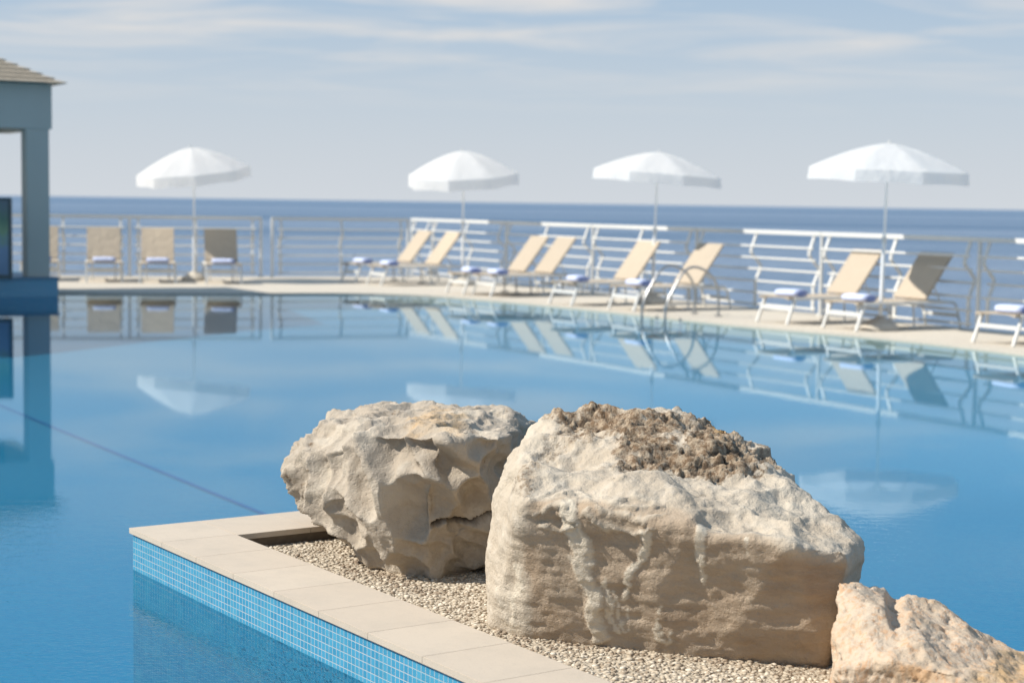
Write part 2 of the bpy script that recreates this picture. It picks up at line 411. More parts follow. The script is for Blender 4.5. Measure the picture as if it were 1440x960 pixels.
# local frame: x along u, y along v (check handedness)
inv = 1 if Vector((-u.y, u.x, 0)).dot(v) > 0 else -1
bm = bmesh.new(); lay = bm.faces.layers.float.new('tone') if False else None
tiles = []
def tile_row(x0, x1, y0, y1, along):
    n = 0; g_ = .0014; TL = .325
    if along == 'x':
        x = x0
        while x < x1-.02:
            e = min(x+TL, x1); tiles.append((x+g_/2, e-g_/2, y0, y1)); x = e
    else:
        y = y0
        while y < y1-.02:
            e = min(y+TL, y1); tiles.append((x0, x1, y+g_/2, e-g_/2)); y = e
o_ = .012
g_ = .0006
for k_ in range(19):
    tiles.append((.325*k_-o_*(k_ == 0), .325*(k_+1)-g_, -o_, CW)); tiles.append((.34+g_+.325*k_, .34+.325*(k_+1), WID-CW, WID+o_))
tile_row(-o_, .34, CW+.0010, WID+o_, 'y'); tiles[:] = [(-o_, .34, c_, d_) if (a_, b_) == (-o_, .34) else (a_, b_, c_, d_) for a_, b_, c_, d_ in tiles]
tone = []
for (x0, x1, y0, y1) in tiles:
    vv = box(bm, ((x0+x1)/2, (y0+y1)/2, TOP-.011), (x1-x0, y1-y0, .022))
bmesh.ops.bevel(bm, geom=bm.edges[:], offset=.0009, segments=2, affect='EDGES')
cop = finish(bm, 'coping', MAT['coping'], pl)
me = cop.data; at = me.attributes.new('tone', 'FLOAT', 'POINT')
npt = len(me.vertices)//len(tiles); tv = R0.rand(len(tiles))
for i in range(len(me.vertices)): at.data[i].value = float(tv[min(i//npt, len(tiles)-1)])
bm = bmesh.new()
for (x0, x1, y0, y1) in ((.012, LEN, .012, CW-.006), (.012, LEN, WID-CW+.006, WID-.012), (.012, CW+.034, CW-.006, WID-CW+.006)):
    box(bm, ((x0+x1)/2, (y0+y1)/2, (TOP-.022+.04)/2), (x1-x0, y1-y0, TOP-.022-.04))
finish(bm, 'kerb_core', MAT['coping_grout'], pl)
uv_walls('mosaic_wall', [(0, 0), (LEN, 0), (LEN, WID), (0, WID)], 0.002, TOP-.0285, MAT['mosaic'], pl)
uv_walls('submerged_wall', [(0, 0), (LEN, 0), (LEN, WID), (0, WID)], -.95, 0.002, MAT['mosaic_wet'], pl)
bm = bmesh.new(); bm.faces.new([bm.verts.new(q) for q in ((.33, CW-.01, BED-.004), (LEN, CW-.01, BED-.004), (LEN, WID-CW+.01, BED-.004), (.33, WID-CW+.01, BED-.004))])
bed = finish(bm, 'planter_bed', MAT['gravel_bed'], pl)
# pebbles
def ico():
    b = bmesh.new(); bmesh.ops.create_icosphere(b, subdivisions=1, radius=1); b.verts.ensure_lookup_table()
    V = np.array([x.co[:] for x in b.verts]); T = np.array([[x.index for x in f.verts] for f in b.faces]); b.free(); return V, T
IV, IT = ico()
def pebbles(name, pos, size, mat, flat=.6, dirt=None):
    n = len(pos); k = len(IV)
    ax = R0.uniform(.65, 1.25, (n, 3))*size[:, None]; ax[:, 2] *= flat
    th = R0.uniform(0, 6.28, n); c, s = np.cos(th), np.sin(th)
    V = IV[None]*(1+R0.uniform(-.18, .18, (n, k, 1)))*ax[:, None, :]
    X = V[..., 0]*c[:, None]-V[..., 1]*s[:, None]; Y = V[..., 0]*s[:, None]+V[..., 1]*c[:, None]
    V = np.stack([X, Y, V[..., 2]], -1)+pos[:, None, :]
    T = (IT[None]+(np.arange(n)*k)[:, None, None]).reshape(-1, 3)
    me = bpy.data.meshes.new(name); me.vertices.add(n*k); me.vertices.foreach_set('co', V.reshape(-1).astype('f4'))
    me.loops.add(T.size); me.loops.foreach_set('vertex_index', T.reshape(-1).astype('i4'))
    me.polygons.add(len(T)); me.polygons.foreach_set('loop_start', (np.arange(len(T))*3).astype('i4')); me.polygons.foreach_set('loop_total', np.full(len(T), 3, 'i4'))
    me.update(); me.validate()
    a = me.attributes.new('tone', 'FLOAT', 'POINT'); a.data.foreach_set('value', np.repeat(np.clip(R0.normal(.55, .33, n)-(0 if dirt is None else dirt), 0, 1), k).astype('f4'))
    me.polygons.foreach_set('use_smooth', np.ones(len(T), bool))
    me.materials.append(mat); o = bpy.data.objects.new(name, me); COL.objects.link(o); return o
N = 26000
pp = np.stack([R0.uniform(.345, 4.2, N), R0.uniform(CW+.006, WID-CW-.006, N), np.full(N, BED-.004)], 1)
pp[:, 2] += R0.uniform(-.004, .003, N)
Mw = Matrix.Translation((A.x, A.y, 0)) @ Matrix.Rotation(ang, 4, 'Z')
Mn = np.array(Mw)
pp = pp@Mn[:3, :3].T+Mn[:3, 3]
dirt = np.zeros(N)   # earth and dead leaves gathered against the boulders
for pa, pb in ((G(688, 893, BED), G(1175, 944, BED)), (G(510, 800, BED), G(690, 800, BED)), (G(500, 790, BED), G(600, 830, BED))):
    dd_, _ = segdist(pp[:, :2], [tuple(pa[:2]), tuple(pb[:2])]); dirt = np.maximum(dirt, sstep(.10, .01, dd_+fbm(pp*9, 3)*.05)*R0.uniform(.1, .75, N))
grav = pebbles('gravel', pp, R0.uniform(.0042, .0105, N)*R0.uniform(.75, 1.25, N), MAT['pebble'], .5, dirt)
tag(grav, 'cream and brown washed pebbles set in the planter round the boulders', kind='stuff')
# ------------------------------------------------------------------ boulders
def rock_base(name, hulls, voxel, smooth_it=2):
    bm = bmesh.new()
    for h in hulls:
        vs = [bm.verts.new(p) for p in h]
        r = bmesh.ops.convex_hull(bm, input=vs)
        rem = [e for e in r['geom_interior'] if isinstance(e, bmesh.types.BMVert)]
        if rem: bmesh.ops.delete(bm, geom=rem, context='VERTS')
    bmesh.ops.recalc_face_normals(bm, faces=bm.faces[:])
    me = bpy.data.meshes.new(name); bm.to_mesh(me); bm.free()
    o = bpy.data.objects.new(name, me); COL.objects.link(o)
    md = o.modifiers.new('r', 'REMESH'); md.mode = 'VOXEL'; md.voxel_size = voxel
    ms = o.modifiers.new('s', 'SMOOTH'); ms.iterations = smooth_it; ms.factor = .6
    dg = bpy.context.evaluated_depsgraph_get(); me2 = bpy.data.meshes.new_from_object(o.evaluated_get(dg))
    o.modifiers.clear(); o.data = me2; bpy.data.meshes.remove(me); me2.name = name
    return o
def get(me, what='co'):
    n = len(me.vertices); a = np.zeros(n*3, 'f4')
    if what == 'co': me.vertices.foreach_get('co', a)
    else: me.vertex_normals.foreach_get('vector', a)
    return a.reshape(-1, 3).astype(float)
def put(me, V): me.vertices.foreach_set('co', V.reshape(-1).astype('f4')); me.update()
def attr(me, name, val):
    a = me.attributes.new(name, 'FLOAT', 'POINT'); a.data.foreach_set('value', np.clip(val, 0, 1).astype('f4'))
def seeds_on(V, n, jit=.02):
    idx = R0.choice(len(V), n, replace=False); return V[idx]+R0.normal(0, jit, (n, 3))
def recentre(o):
    V = get(o.data); c = np.array([V[:, 0].mean(), V[:, 1].mean(), BED]); put(o.data, V-c); o.location = c
    for p in o.data.polygons: p.use_smooth = True
def pix(V):
    """where points stand across and up the boulder's front, as metres of the front view"""
    d = V-np.array([0, 0, CAMZ]); f, r, q = np.array(fw), np.array(rt), np.array(up)
    z = d@f; return np.stack([720+F*(d@r)/z, 480-F*(d@q)/z], 1)
bb = lambda px, Y: (P(px, 600, Y).x, Y, .03)
# boulder 1 (left)
H1 = [P(q[0]+(16 if q[0] < 430 else 8 if q[0] < 450 else 0), q[1], q[2]-.12) for q in [(438, 590, 6.95), (480, 577, 7.05), (560, 572, 7.1), (640, 568, 7.1), (720, 577, 7.0), (745, 594, 6.95), (425, 610, 6.85),
      (446, 640, 6.55), (530, 612, 6.30), (620, 614, 6.14), (700, 616, 6.24), (404, 665, 6.7), (412, 640, 6.8), (413, 688, 6.62), (440, 708, 6.5),
      (500, 700, 6.36), (600, 700, 6.19), (690, 705, 6.28), (735, 650, 6.6), (492, 744, 6.48), (502, 790, 6.50), (560, 812, 6.42), (604, 826, 6.33), (650, 806, 6.45), (695, 796, 6.58)]]
H1 += [Vector(bb(540, 7.0)), Vector(bb(690, 7.05)), Vector(bb(560, 6.6)), Vector(bb(640, 6.5)), P(440, 660, 7.15), P(740, 680, 7.2)]
b1 = rock_base('boulder', [H1], .0072, 3)
V = get(b1.data); Nn = get(b1.data, 'n')
warp = np.stack([fbm(V*3.5+k*9, 3) for k in range(3)], 1)*.06
q = V+warp; tl = np.array([[.80, 0, .60], [0, 1, 0], [-.60, 0, .80]])*np.array([[1.25], [1.], [.62]])   # chips run obliquely down the face
q2 = q@tl.T
sd = seeds_on(V, 150, .03)@tl.T
bst = np.full(len(V), 9e9)
for s_0 in sd: bst = np.minimum(bst, ((q2-s_0)**2).sum(1))
frm = (.35+.65*sstep(.75, .3, Nn[:, 2]))*(.3+.7*sstep(.10, .22, V[:, 2]))
V = V+Nn*((10.*np.minimum(bst, .0115)-.045)*frm)[:, None]
sd2 = seeds_on(V, 300, .01); m2 = sstep(-.1, .35, fbm(V*3+4, 2))
V = V-Nn*(scallop(V+warp*.4, sd2, .055)*.014*m2)[:, None]
V = V+Nn*(fbm(V*9, 4)*.009+ridged(V*22+3, 3)*.0022)[:, None]
# crumbly left-hand edge and top
px = pix(V); em = sstep(470, 415, px[:, 0])*.8+sstep(640, 590, px[:, 1])*.6
V = V+Nn*((ridged(V*16, 4)-1.2)*.012*em)[:, None]
cd, ct = segdist(px, [(610, 738), (640, 730), (665, 735), (690, 722), (715, 715)])
cd2, _ = segdist(px, [(652, 690), (672, 680), (690, 668)])
front = Nn[:, 1] < .2
wob = fbm(V*40, 2)*2.2
crk = (1-sstep(1.2, 4.2, cd+wob))*front; V = V-Nn*(crk*.03)[:, None]
put(b1.data, V)
attr(b1.data, 'crack_shade', crk*.9)
od, _ = segdist(px, [(588, 600), (612, 588), (640, 592)])
attr(b1.data, 'rust', (1-sstep(6, 24, od+fbm(V*12, 3)*12))*.6)
attr(b1.data, 'crumb', sstep(.15, .7, fbm(V*11+7, 4))*em*.7)
attr(b1.data, 'streak', sstep(.25, .6, fbm(V*5+2, 4))*.35); attr(b1.data, 'shadeface', np.zeros(len(V)))
b1.data.materials.clear(); b1.data.materials.append(MAT['rock_a']); recentre(b1)
tag(b1, 'grey scalloped boulder with a cracked overhanging front, at the far left end of the planter', 'boulder', 'boulders in the planter')
# boulder 2 (large)
H2 = [P(q[0], q[1], q[2]-.12) for q in [(770, 583, 6.15), (742, 600, 6.1), (850, 582, 6.2), (955, 572, 6.12), (1003, 581, 6.1), (925, 576, 6.15), (1040, 606, 6.0), (1082, 632, 5.95), (1100, 655, 5.85), (1135, 700, 5.7), (1172, 728, 5.6),
      (1205, 757, 5.45), (1208, 785, 5.3), (716, 640, 5.95), (700, 700, 5.8), (690, 770, 5.72), (684, 806, 5.7),
      (738, 668, 5.48), (735, 705, 5.34), (850, 690, 5.33), (955, 712, 5.22), (1060, 750, 5.12), (1115, 768, 5.04), (1192, 776, 5.07)]]
H2 += [G(690, 884, BED-.012), G(740, 898, BED-.012), G(850, 911, BED-.012), G(1000, 927, BED-.012), G(1163, 941, BED-.012), G(1190, 905, BED-.012)]+[Vector((P(x_, 900, y_).x, y_, BED-.03)) for x_, y_ in ((700, 5.70), (850, 5.62), (1000, 5.50), (1155, 5.38))]
H2 += [Vector(bb(740, 6.2)), Vector(bb(1000, 6.2)), Vector(bb(1150, 5.8)), P(720, 800, 6.2), P(1180, 850, 5.6)]
b2 = rock_base('boulder', [H2], .0085, 4)
V = get(b2.data); Nn = get(b2.data, 'n'); px = pix(V)
rdg = np.interp(px[:, 0], [690, 740, 800, 860, 950, 1000, 1060, 1115, 1200], [700, 690, 690, 712, 718, 752, 752, 782, 785])
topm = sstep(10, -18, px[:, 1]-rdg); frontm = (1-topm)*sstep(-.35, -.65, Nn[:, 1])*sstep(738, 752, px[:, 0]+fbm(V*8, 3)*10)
warp = np.stack([fbm(V*4+k*9+50, 3) for k in range(3)], 1)*.05
sd = seeds_on(V, 60, .03)
V = V-Nn*(scallop(V+warp, sd, .16)*(.012+.032*topm))[:, None]+Nn*.012
V = V+Nn*(fbm(V*5+20, 5)*(.010+.016*topm)+(fbm(V*np.array([6, 6, 26])+8, 4)*.0045+fbm(V*7+70, 3)*.006)*(1-topm))[:, None]
sd2 = seeds_on(V, 420, .01)
V = V-Nn*(scallop(V+warp*.5, sd2, .05)*.015*topm*sstep(-.1, .3, fbm(V*3.3+1, 2)))[:, None]
# crumbly brown patch on top
c1, _ = segdist(px, [(800, 590), (900, 605), (1010, 615)]); c2, _ = segdist(px, [(880, 632), (960, 640), (1075, 640)])
crumb = sstep(40, 10, np.minimum(c1+2, c2)+fbm(V*9, 5, .65)*24)
c3, _ = segdist(px, [(735, 690), (752, 650), (790, 610)]); crumb = np.maximum(crumb, .55*sstep(16, 3, c3+fbm(V*14, 3)*9))
cs = seeds_on(V[crumb > .3], 1100, .006); flat_ = np.array([.8, .8, 2.]); f1, f2, cvv = cells((V+np.stack([fbm(V*30+k, 2) for k in range(3)], 1)*.012)*flat_, cs*flat_, R0.rand(len(cs)))
V = V+Nn*(crumb*((cvv-.5)*.022+np.clip((f2-f1)*1.2, 0, .010)+(ridged(V*45, 3)-1)*.005))[:, None]
# raised ridges and drips on the shaded front, sunlight painted in as pale colour
jx = np.stack([fbm(V*11+2, 3), fbm(V*11+40, 3)], 1)*7+np.stack([fbm(V*45+2, 2), fbm(V*45+40, 2)], 1)*3
def band(pts, wd, soft=.6):
    d_, t_ = segdist(px+jx, pts); ww = np.interp(t_, np.linspace(0, 1, len(wd)), wd)
    return 1-sstep(ww*soft, ww, d_+fbm(V*35, 3)*2.5)
lines = [[(742, 702), (775, 690), (800, 672), (830, 670)], [(750, 722), (790, 712), (825, 705), (850, 720), (880, 728), (915, 733), (940, 722)],
         [(780, 700), (810, 690), (845, 702), (870, 716), (905, 716), (935, 708)], [(800, 728), (830, 722), (860, 742), (895, 748), (925, 740)], [(840, 690), (862, 706), (890, 700), (925, 705)],
         [(760, 738), (785, 745), (815, 735)]]
rid = np.zeros(len(V))
for L_ in lines: rid = np.maximum(rid, band(L_, (3, 6, 5, 3), .05))
stk = np.zeros(len(V)); hgt = np.zeros(len(V))
for L_, wd in (([(800, 720), (815, 760), (825, 800), (838, 850), (842, 893)], (18, 19, 15, 12, 13)), ([(910, 748), (905, 780), (885, 815), (880, 840)], (8, 9, 6, 2)),
               ([(852, 815), (858, 860), (866, 885)], (3, 5, 2)), ([(866, 830), (872, 885)], (2.5, 3)), ([(985, 745), (988, 790), (986, 818)], (9, 8, 2)), ([(928, 850), (925, 880), (930, 895), (942, 900), (945, 886)], (1.5, 3.5, 3, 3)),
               ([(730, 800), (728, 880)], (6, 4)), ([(1052, 755), (1052, 775)], (3, 2)), ([(876, 840), (880, 880)], (2, 1.5))):
    bb_ = band(L_, wd); stk = np.maximum(stk, bb_); hgt = np.maximum(hgt, bb_*min(1., max(wd)/16)*(.6+.4*min(1., max(wd)/12)))
hgt *= sstep(-.3, -.5, Nn[:, 1]); stk *= sstep(-.3, -.5, Nn[:, 1]); rid *= sstep(0, -.4, Nn[:, 1])
V = V+Nn*(rid*.010*(1+.5*fbm(V*18, 3))+hgt*.0080*(1+.5*fbm(V*np.array([24, 24, 18]), 3)))[:, None]
V = V+Nn*(ridged(V*24+9, 3)-1)[:, None]*.0028*(.4+topm[:, None])
put(b2.data, V)
attr(b2.data, 'crumb', crumb*.80); attr(b2.data, 'streak', np.maximum(stk*.85, rid*.35)+.25*sstep(.1, .5, fbm(V*4+30, 4))*topm)
ro, _ = segdist(px, [(1015, 590), (1035, 600)]); attr(b2.data, 'rust', 1-sstep(4, 14, ro)); attr(b2.data, 'crack_shade', crumb*sstep(.35, .12, cvv+.25*fbm(V*40, 2))*.75)  # crumbly patch: shade of its cavities painted in near-black
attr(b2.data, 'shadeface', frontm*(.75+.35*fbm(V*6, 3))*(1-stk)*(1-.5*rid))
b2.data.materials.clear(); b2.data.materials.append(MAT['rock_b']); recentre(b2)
tag(b2, 'largest boulder, crumbly brown top and raised drips, painted pale as if sunlit, down its smooth front', 'boulder', 'boulders in the planter')
# boulder 3 (right)
H3 = [P(q[0], q[1], q[2]-.12) for q in [(1182, 822, 5.0), (1240, 828, 5.12), (1262, 846, 5.14), (1282, 842, 5.15), (1310, 846, 5.15), (1345, 872, 5.1), (1440, 916, 5.0), (1560, 985, 4.9), (1640, 1040, 4.7),
      (1176, 880, 4.86), (1172, 940, 4.70), (1240, 925, 4.62), (1350, 950, 4.5), (1500, 1010, 4.45), (1600, 1090, 4.4)]]
H3 += [G(1170, 1000, .05), G(1260, 1040, .05), G(1400, 1075, .05), G(1560, 1110, .05)] + [Vector(bb(1190, 5.15)), Vector(bb(1330, 5.25)), Vector(bb(1500, 5.1)), Vector(bb(1640, 4.8))]
b3 = rock_base('boulder', [H3], .0075, 2)
V = get(b3.data); Nn = get(b3.data, 'n'); px = pix(V)
warp = np.stack([fbm(V*5+k*9+90, 3) for k in range(3)], 1)*.04
V = V-Nn*(scallop(V+warp, seeds_on(V, 70, .02), .11)*.022)[:, None]+Nn*.01
nd, _ = segdist(px, [(1262, 820), (1256, 850), (1262, 870)]); V = V-Nn*((1-sstep(3, 16, nd))*.028)[:, None]
V = V+Nn*(fbm(V*8+60, 5)*.013+(ridged(V*30, 4)-1)*.0032)[:, None]
pit = sstep(.30, .55, fbm(V*26+3, 3)); V = V-Nn*(pit*.006)[:, None]
put(b3.data, V)
for nm in ('crumb', 'streak', 'crack_shade', 'shadeface'): attr(b3.data, nm, np.zeros(len(V)))
od, _ = segdist(px, [(1400, 960), (1440, 925)]); attr(b3.data, 'rust', (1-sstep(15, 45, od+fbm(V*9, 3)*12))*.8)
b3.data.materials.clear(); b3.data.materials.append(MAT['rock_c']); recentre(b3)
tag(b3, 'low sunlit cream boulder with orange veins, at the near right end of the planter', 'boulder', 'boulders in the planter')
# ------------------------------------------------------------------ sun loungers
def make_lounger():
    t = empty('sun_lounger', (0, 0, 0)); W = .30
    sm = MAT['sling']; wp = MAT['white_paint']
    bm = bmesh.new()
    n = 10; rows = []
    for i in range(n+1):
        x = .02+(1.13-.02)*i/n; sag = -.018*math.sin(math.pi*i/n)
        rows.append([(x, y, .345+sag*(1-(y/W)**2)) for y in (-W, -.2, 0, .2, W)])
    prof = rows
    top = [[bm.verts.new((x, y, z)) for x, y, z in r] for r in prof]; bot = [[bm.verts.new((x, y, z-.035 if abs(y) > .29 else z-.012)) for x, y, z in r] for r in prof]
    for i in range(n):
        for j in range(4):
            bm.faces.new((top[i][j], top[i+1][j], top[i+1][j+1], top[i][j+1])); bm.faces.new((bot[i][j], bot[i][j+1], bot[i+1][j+1], bot[i+1][j]))
        for j, s in ((0, 1), (4, -1)):
            f = (top[i][j], bot[i][j], bot[i+1][j], top[i+1][j]); bm.faces.new(f if s > 0 else f[::-1])
    for r in (0, n):
        for j in range(4): f = (top[r][j], top[r][j+1], bot[r][j+1], bot[r][j]); bm.faces.new(f if r == 0 else f[::-1])
    finish(bm, 'seat', sm, t)
    bm = bmesh.new(); d = Vector((.45, 0, .575)).normalized(); nn = Vector((d.z, 0, -d.x)); b0 = Vector((1.12, 0, .36)); L = .72
    vs = []
    for s in (0, L):
        for y in (-W+.01, W-.01):
            for k in (-.5, .5): vs.append(bm.verts.new(b0+d*s+Vector((0, y, 0))+nn*k*.03))
    r = bmesh.ops.convex_hull(bm, input=vs); bmesh.ops.bevel(bm, geom=bm.edges[:], offset=.008, segments=2, affect='EDGES')
    br = finish(bm, 'backrest', sm, t)
    bm = bmesh.new()
    for y in (-W+.02, W-.02):
        tube(bm, [b0+d*.25+nn*.03+Vector((0, y*.8, 0)), Vector((1.42, y*.8, .33))], .009, 6)
    tube(bm, [Vector((1.42, -W*.75, .33)), Vector((1.42, W*.75, .33))], .009, 6)
    finish(bm, 'back_strut', wp, t)
    bm = bmesh.new()
    for y in (-W, W):
        tube(bm, smoothpath([(.10, y, .325), (1.0, y, .325), (1.58, y, .325)], 3), .017, 8)
    tube(bm, [(1.58, -W, .325), (1.58, W, .325)], .014, 8)
    finish(bm, 'frame', wp, t)
    for y in (-W, W):
        bm = bmesh.new(); flat_bar(bm, (.13, y, .335), (0, y, 0), .035, .03, (0, 1, 0)); finish(bm, 'leg', wp, t, bevel=.004)
        bm = bmesh.new(); tube(bm, smoothpath([(1.52, y, .325), (1.60, y, .30), (1.66, y, .16), (1.70, y, 0)], 4), .016, 8); finish(bm, 'leg', wp, t)
    for x, z in ((.068, .195), (1.655, .16)):
        bm = bmesh.new(); flat_bar(bm, (x, -W, z), (x, W, z), .022, .045, (1, 0, 0)); finish(bm, 'crossbar', wp, t, bevel=.004)
    bm = bmesh.new(); tube(bm, [(.95, -W, .29), (.95, -W, .31), (.95, W, .31), (.95, W, .29)], .014, 6)
    for y in (-.2, .2): tube(bm, [(1.0, y, .31), (1.02, y, .02)], .013, 6); tube(bm, [(.94, y, .02), (1.10, y, .02)], .013, 6)
    finish(bm, 'centre_stand', wp, t)
    return t
def make_towel():
    bm = bmesh.new(); vv = []
    # folded then rolled towel: rounded flat roll lying across the seat
    n = 20; rings = []
    for k in range(9):
        y = -.18+.36*k/8; e = 1-.10*abs(k-4)/4
        rings.append([bm.verts.new((.125*math.copysign(abs(math.cos(a))**.7, math.cos(a))*e, y+.004*math.sin(3*a), .05+.05*math.copysign(abs(math.sin(a))**.8, math.sin(a))*e)) for a in [2*math.pi*i/n for i in range(n)]])
    for A_, B_ in zip(rings, rings[1:]):
        for i in range(n): bm.faces.new((A_[i], A_[(i+1) % n], B_[(i+1) % n], B_[i]))
    bm.faces.new(rings[0][::-1]); bm.faces.new(rings[-1]); bmesh.ops.recalc_face_normals(bm, faces=bm.faces[:])
    o = finish(bm, 'towel', MAT['towel'], smooth=True)
    for s in (-1, 1):   # rolled ends: spiral edges
        bm = bmesh.new()
        pts = [(.095*r*math.cos(a), s*.184, .05+.036*r*math.sin(a)) for a, r in [(k*.5, 1-k*.022) for k in range(38)]]
        tube(bm, pts, .0045, 5)
        finish(bm, 'rolled_edge', MAT['towel_dark'], o)
    return o
lg = make_lounger(); tw = make_towel()
right_axis = math.atan2(.5, .87)
def mid(a, b): return (G(*a, DZ)+G(*b, DZ))/2
loungers = [  # foot position, heading, label bits
 ((P(55, 400, 29.5).x, 29.5), math.atan2(.975, -.22), 'beige sun lounger half hidden behind the grey pavilion column'),
 ((P(147, 400, 29.4).x, 29.4), math.atan2(.975, -.22), 'beige sun lounger facing the pool, first to the right of the pavilion column'),
 ((P(222, 400, 29.4).x, 29.4), math.atan2(.975, -.2), 'sunlit beige sun lounger immediately left of the leftmost umbrella pole'),
 ((P(315, 400, 29.4).x, 29.4), math.atan2(.975, -.23), 'brown-looking sun lounger in full shade, right of the leftmost umbrella pole'),
 (mid((476, 394), (503, 399))[:2], right_axis, 'sunlit beige lounger, farthest left of the slanting row, beside the plain railing'),
 (mid((511, 398.5), (541, 403))[:2], right_axis, 'beige lounger just left of the second umbrella pole, backrest edge against it'),
 (mid((623, 411), (656, 416))[:2], right_axis, 'beige lounger with its foot end just under the second umbrella pole'),
 (mid((660, 414), (694, 419))[:2], right_axis, 'sunlit beige lounger midway between the second and third umbrellas, the right one of two'),
 (mid((769, 426), (807, 432))[:2], right_axis, 'beige lounger just left of the third umbrella pole, top corner in shade'),
 (mid((854, 434), (893, 439))[:2], right_axis, 'beige lounger behind the steel ladder handrails'),
 (mid((1062, 452), (1109, 457.5))[:2], right_axis, 'beige lounger just left of the rightmost umbrella pole'),
 (mid((1154, 460.5), (1207, 467))[:2], right_axis, 'lounger right of the rightmost umbrella pole, top of its backrest brown in shade'),
 (mid((1364, 481), (1429, 488))[:2], right_axis, 'lounger cut off by the right edge, only its foot end and towel showing'),
]
twl = ['behind the pavilion column', 'first right of the pavilion column', 'just left of the leftmost umbrella pole', 'in the shade of the leftmost umbrella',
 'at the left end of the slanting row', 'second in the slanting row', 'below the second umbrella', 'to the right of the second umbrella pole', 'left of the third umbrella pole', 'beside the ladder handrails', 'left of the rightmost umbrella pole', 'below the rightmost umbrella pole', 'nearest the right edge of the picture']
for i, ((x, y), rz, lab) in enumerate(loungers):
    o = lg if i == 0 else copy_tree(lg)
    rz += R0.uniform(-.03, .03)
    o.location = (x, y, DZ); o.rotation_euler = (0, 0, rz)
    tag(o, lab, 'sun lounger', 'sun loungers along the far pool edge')
    k = tw if i == 0 else copy_tree(tw)
    off = Vector((math.cos(rz)*.30, math.sin(rz)*.30, 0))
    k.location = (x+off.x, y+off.y, DZ+.332); k.rotation_euler = (0, 0, rz+R0.uniform(-.2, .2))
    tag(k, 'pale blue rolled towel on the lounger '+twl[i], 'towel', 'towels on the loungers')
# ------------------------------------------------------------------ umbrellas
def make_umbrella():
    t = empty('beach_umbrella', (0, 0, 0)); cm = MAT['canopy']; wp = MAT['white_paint']
    # stone foot
    bm = bmesh.new(); prof = [(.24, 0), (.25, .02), (.20, .07), (.12, .12), (.05, .15), (.04, .17), (0, .17)]
    prev = None
    for r, z in prof:
        ring = [bm.verts.new((max(r, .001)*math.cos(a)*(1+.05*math.sin(3*a)), max(r, .001)*math.sin(a), z)) for a in [2*math.pi*k/20 for k in range(20)]]
        if prev:
            for k in range(20): bm.faces.new((prev[k], prev[(k+1) % 20], ring[(k+1) % 20], ring[k]))
        prev = ring
    finish(bm, 'base', MAT['stone_base'], t, smooth=True)
    bm = bmesh.new(); tube(bm, [(0, 0, .1), (0, 0, 1.12)], .024, 12); pole = finish(bm, 'pole', MAT['pole'], t, smooth=False)
    bm = bmesh.new(); tube(bm, [(0, 0, 1.1), (0, 0, 1.85)], .016, 10); finish(bm, 'upper_pole', MAT['pole'], pole)
    bm = bmesh.new(); tube(bm, [(0, 0, 1.06), (0, 0, 1.13)], .031, 12); finish(bm, 'collar', wp, pole)
    head = bpy.data.objects.new('canopy', None)
    # canopy mesh about the tilt joint at z = 1.80
    bm = bmesh.new(); Rr = 1.0; nseg = 6; nr = 8; apex = 2.25; rim = 1.93
    grid = []
    for i in range(nr+1):
        s = i/nr; row = []
        for k in range(8*nseg):
            a = 2*math.pi*k/(8*nseg)+.2; ph = (k % nseg)/nseg
            poly = math.cos(math.pi/8)/math.cos((ph-.5)*math.pi/4)     # straight hem between rib ends
            rr = Rr*s*(1+(poly-1)*s); sagp = 4*ph*(1-ph)
            z = apex-(apex-rim)*(s**1.5)-.042*sagp*math.sin(math.pi*s)*s
            row.append(bm.verts.new((rr*math.cos(a), rr*math.sin(a), z)))
            if i == 0: break
        grid.append(row)
    K = 8*nseg
    for k in range(K): bm.faces.new((grid[0][0], grid[1][k], grid[1][(k+1) % K]))
    for i in range(1, nr):
        for k in range(K): bm.faces.new((grid[i][k], grid[i+1][k], grid[i+1][(k+1) % K], grid[i][(k+1) % K]))
    me_pts = [vv.co.copy() for vv in grid[nr]]
    can = finish(bm, 'canopy', cm, t, smooth=True)
    bm = bmesh.new(); up_r, lo_r = [], []
    for k, p in enumerate(me_pts):
        ph = (k % nseg)/nseg; q_ = Vector((p.x, p.y, 0)).normalized()
        up_r.append(bm.verts.new(p+Vector((0, 0, .001)))); drop = .145-.012*math.sin(math.pi*ph)
        lo_r.append(bm.verts.new(p+q_*(.012+.018*math.sin(math.pi*ph*2))-Vector((0, 0, drop))))
    for k in range(K):
        if k % nseg == nseg-1 and False: continue
        bm.faces.new((up_r[k], lo_r[k], lo_r[(k+1) % K], up_r[(k+1) % K]))
    finish(bm, 'valance', cm, can, smooth=False)
    bm = bmesh.new(); tube(bm, [(0, 0, apex-.02), (0, 0, apex+.035)], .022, 8, .008); finish(bm, 'finial', wp, can)
    for k in range(8):
        a = 2*math.pi*k/8+.2; bm = bmesh.new(); pts = []
        for i in range(7):
            s = .04+.95*i/6; pts.append((Rr*s*math.cos(a), Rr*s*math.sin(a), apex-(apex-rim)*(s**1.5)-.012))
        tube(bm, pts, .006, 5)
        tube(bm, [(.02*math.cos(a), .02*math.sin(a), 1.86), pts[3]], .005, 5)
        finish(bm, 'rib', wp, can)
    return t
ub = make_umbrella()
ulist = [((273, 394.5), (-5, 7), 'white umbrella tilted to the left, leftmost and smallest, near the pavilion', 0),
         ((650, 401), (-3, 7), 'white umbrella second from the left, above the middle of the slanting row', .35),
         ((917, 427.5), (3.0, 1), 'white umbrella second from the right, behind the ladder handrails', .1),
         ((1237, 464), (.8, 2), 'largest-looking white umbrella at the far right, over the last loungers', 0)]
